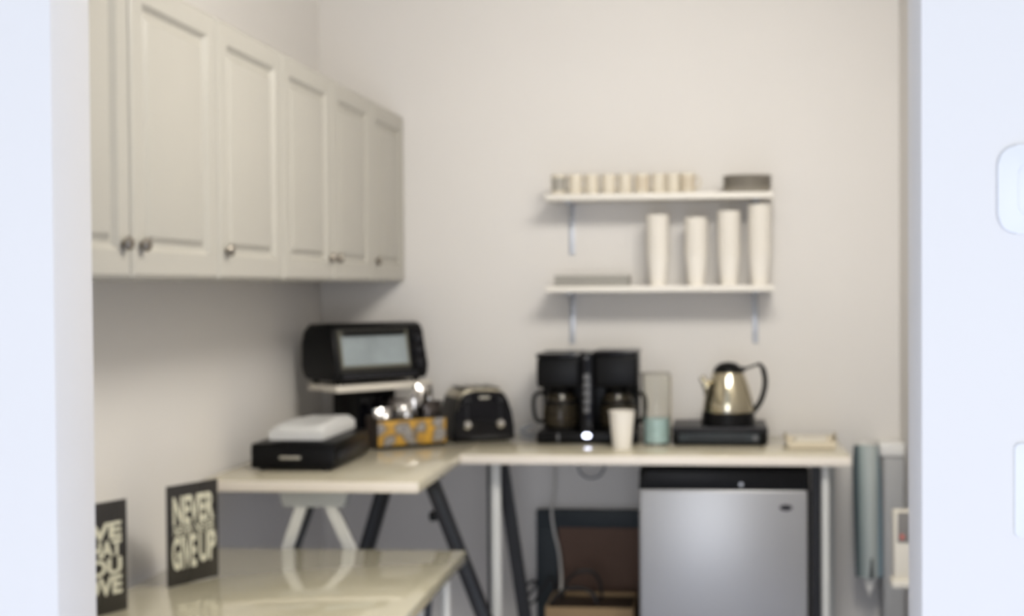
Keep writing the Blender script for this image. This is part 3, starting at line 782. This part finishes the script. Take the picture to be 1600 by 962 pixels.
cable('power_cable', [bx(811, 962, 4.86), bx(816, 930, 4.87), bx(825, 912, 4.87), bx(838, 908, 4.86), bx(830, 925, 4.85), bx(818, 938, 4.85), bx(834, 940, 4.86), bx(858, 905, 4.87), bx(868, 918, 4.86), bx(862, 938, 4.80)], .0055, 'cableblack', 'tangled black cable hanging between the desk leg and the cardboard box')
cable('power_cable', [bx(866, 728, 4.93), bx(867, 760, 4.93), bx(862, 796, 4.93), bx(866, 830, 4.92), bx(873, 860, 4.90), bx(877, 900, 4.86), bx(876, 928, 4.82)], .0055, 'cablewhite', 'thin white cable hanging from the counter down to the cardboard box')
cable('power_cable', [bx(903, 727, 4.88), bx(908, 740, 4.88), bx(922, 747, 4.88), bx(938, 742, 4.88), bx(945, 727, 4.88)], .004, 'cablegrey', 'small grey cable loop drooping below the counter edge')
# cord bunch between toaster and coffee maker
zz = ZT + .007
pts = []
pc = PY(824, 676, 4.76)
for k in range(34):
    a = k * .75
    pts.append((pc.x + .022 * math.cos(a), 4.76 + .03 * math.sin(a * 1.3), zz + .004 + .045 * (.5 + .5 * math.sin(a * .53 + 1)) ))
o = MB().tube(spline([Vector(q) - cmaker.location for q in pts], 4), .0045, 8).build('power_cord', 'cablegrey', cmaker)

# ------------------------------------------------------------------ right side: towel, slim cabinet, dispenser
YH = 4.93
x0, x1 = PY(1331, 800, YH).x, PY(1374, 800, YH).x; z1 = PY(1352, 693, YH).z; z0 = PY(1352, 895, YH).z; zt_ = PY(1352, 924, YH).z
t = thing('wall_hook', 'small white hook on the back wall holding the towel', 'hook', ((x0 + x1) / 2, B, z1 - .02))
MB().box((-.015, -.008, -.02), (.015, -.0005, .02), .003).build('plate', 'white', t)
MB().tube(spline([(0, -.006, .0), (0, -.07, -.004), (0, -.11, .002), (0, -.12, .012)], 5), .004, 10).build('prong', 'white', t)
m = MB(); nz, na = 24, 40; vs = []; fs = []; cxm = (x0 + x1) / 2
for j in range(nz + 1):
    b = j / nz; z = z1 + (z0 - z1) * b
    hwd = (x1 - x0) / 2 * (.86 + .14 * min(1, b * 5) - .0 * b); sh = .012 * (b - .4)
    for i in range(na):
        a = 2 * PI * i / na
        rx = hwd * (1 + .05 * math.sin(5 * a + 2 * b)); ry = .030 * (.5 + .5 * min(1, b * 3)) * (1 + .35 * math.sin(4 * a + .6 + 1.5 * b))
        vs.append((math.copysign(abs(math.cos(a)) ** .8, math.cos(a)) * rx + sh, math.sin(a) * ry, z - z0))
for j in range(nz):
    for i in range(na): fs.append((j * na + i, j * na + (i + 1) % na, (j + 1) * na + (i + 1) % na, (j + 1) * na + i))
fs += [list(range(na)), [nz * na + i for i in range(na)][::-1]]
m._add(vs, fs)
t = thing('hand_towel', 'folded grey-green towel with dark edge stripes hanging right of the counter', 'towel', (cxm, YH - .05, z0))
m.build('towel_cloth', 'towel', t, smooth=60)
m = MB(); wt = (x1 - x0)
m._add([(-wt * .2, -.022, .01), (wt * .32, -.022, .01), (wt * .06, -.016, zt_ - z0), (-wt * .2, .006, .01), (wt * .32, .006, .01), (wt * .06, .006, zt_ - z0)], [(0, 1, 2), (5, 4, 3), (0, 3, 4, 1), (1, 4, 5, 2), (2, 5, 3, 0)])
m.build('white_corner', 'tipwhite', t)['label'] = 'white pointed towel corner'
m = MB(); xx = PY(1357, 880, YH).x - cxm
m._add([(xx - .008, -.046, .0), (xx + .008, -.046, .0), (xx + .004, -.044, .075), (xx - .002, -.044, .075), (xx - .008, -.03, .0), (xx + .008, -.03, .0), (xx + .004, -.03, .075), (xx - .002, -.03, .075)],
       [(0, 1, 2, 3), (0, 4, 5, 1), (1, 5, 6, 2), (2, 6, 7, 3), (3, 7, 4, 0)])
m.build('dark_fold', 'charcoal', t)
# slim cabinet in the right back corner, shade painted grey on its body
Yc0 = 4.86; xc = PY(1378, 700, Yc0).x
zc_ = PY(1400, 713, Yc0).z
t = thing('slim_cabinet', 'slim cabinet painted shade-grey below a thick bright top, in the right back corner beside the towel', 'cabinet', (xc, Yc0, 0))
wc = XR - xc - .002
MB().box((.006, .01, .03), (wc, B - Yc0 - .004, zc_), .002).build('carcass', 'cabgrey', t)
MB().box((-.006, -.004, zc_), (wc, B - Yc0 - .004, PY(1400, 692, Yc0).z), .006).build('top_board', 'white', t)
MB().box((.008, 0, .04), (wc - .002, .012, zc_ - .004), .002).build('door', 'cabgrey', t)
# dispenser box on right wall
Yd = 4.0
xd = PY(1397, 850, Yd).x; zt1, zt0 = PY(1405, 799, Yd).z, PY(1405, 917, Yd).z
t = thing('wall_dispenser', 'cream wall dispenser with grey opening and red mark by the right doorway edge', 'dispenser', (xd, Yd, zt0))
wd_ = XR - xd - .001; hh = zt1 - zt0
MB().box((0, 0, .01), (wd_, .05, hh), .004).build('housing', 'cream', t)
MB().box((.010, -.003, hh - .095), (.05, .002, hh - .002), .001).build('opening', 'greyopen', t)
MB().box((.018, -.006, hh - .086), (.030, -.002, hh - .070), .002).build('red_mark', 'redmark', t)
MB().box((-.008, -.015, 0), (wd_, .05, .024), .004).build('drip_lip', 'cream', t)

# ------------------------------------------------------------------ wall plates at right foreground
pA, pB = PY(1557, 228, JY), PY(1557, 366, JY)
t = thing('wall_intercom', 'white rounded wall unit on the bright wall right of the doorway', 'wall unit', (pA.x, JY, pB.z))
h = pA.z - pB.z
def rrect(w, h, r, n=6):
    P = []
    for cx, cz, a0 in ((w - r, r, -90), (w - r, h - r, 0), (r, h - r, 90), (r, r, 180)):
        for k in range(n + 1):
            a = R(a0 + 90 * k / n); P.append((cx + r * math.cos(a), cz + r * math.sin(a)))
    return P
MB().prism(rrect(.095, h, .022), -.010, -.0003, 'y', .003).build('housing', 'plate', t)
MB().prism([(x * .6 + .022, z * .6 + h * .2) for x, z in rrect(.085, h, .02)], -.012, -.008, 'y', .002).build('face_panel', 'plate', t)
pA, pB = PY(1584, 692, JY), PY(1584, 838, JY)
h = pA.z - pB.z
t = thing('switch_plate', 'white light switch plate low on the bright wall right of the doorway', 'switch', (pA.x, JY, pB.z))
MB().prism(rrect(.075, h, .005), -.006, -.0003, 'y', .002).build('plate', 'plate', t)
MB().box((.022, -.010, h * .2), (.053, -.004, h * .8), .002).build('rocker', 'plate', t)

# ------------------------------------------------------------------ light
w = bpy.data.worlds.new('world'); SC.world = w; w.use_nodes = True
bg = w.node_tree.nodes['Background']; bg.inputs[0].default_value = (.80, .88, 1, 1); bg.inputs[1].default_value = .72
def area(name, loc, tgt, size, power, col, sy=None):
    l = bpy.data.lights.new(name, 'AREA'); l.energy = power; l.color = col; l.size = size
    if sy: l.shape = 'RECTANGLE'; l.size_y = sy
    o = bpy.data.objects.new(name, l); C.objects.link(o); o.location = loc
    o.rotation_euler = (Vector(tgt) - Vector(loc)).to_track_quat('-Z', 'Y').to_euler(); return o
area('kitchenette_ceiling_light', (.2, 2.75, 2.84), (-.35, 3.9, .75), 1.0, 69, (1, .955, .875), .7)
area('daylight_behind', (.1, -2.3, 1.0), (-.3, 3.5, .7), 2.6, 80, (.93, .95, 1), 2.0)
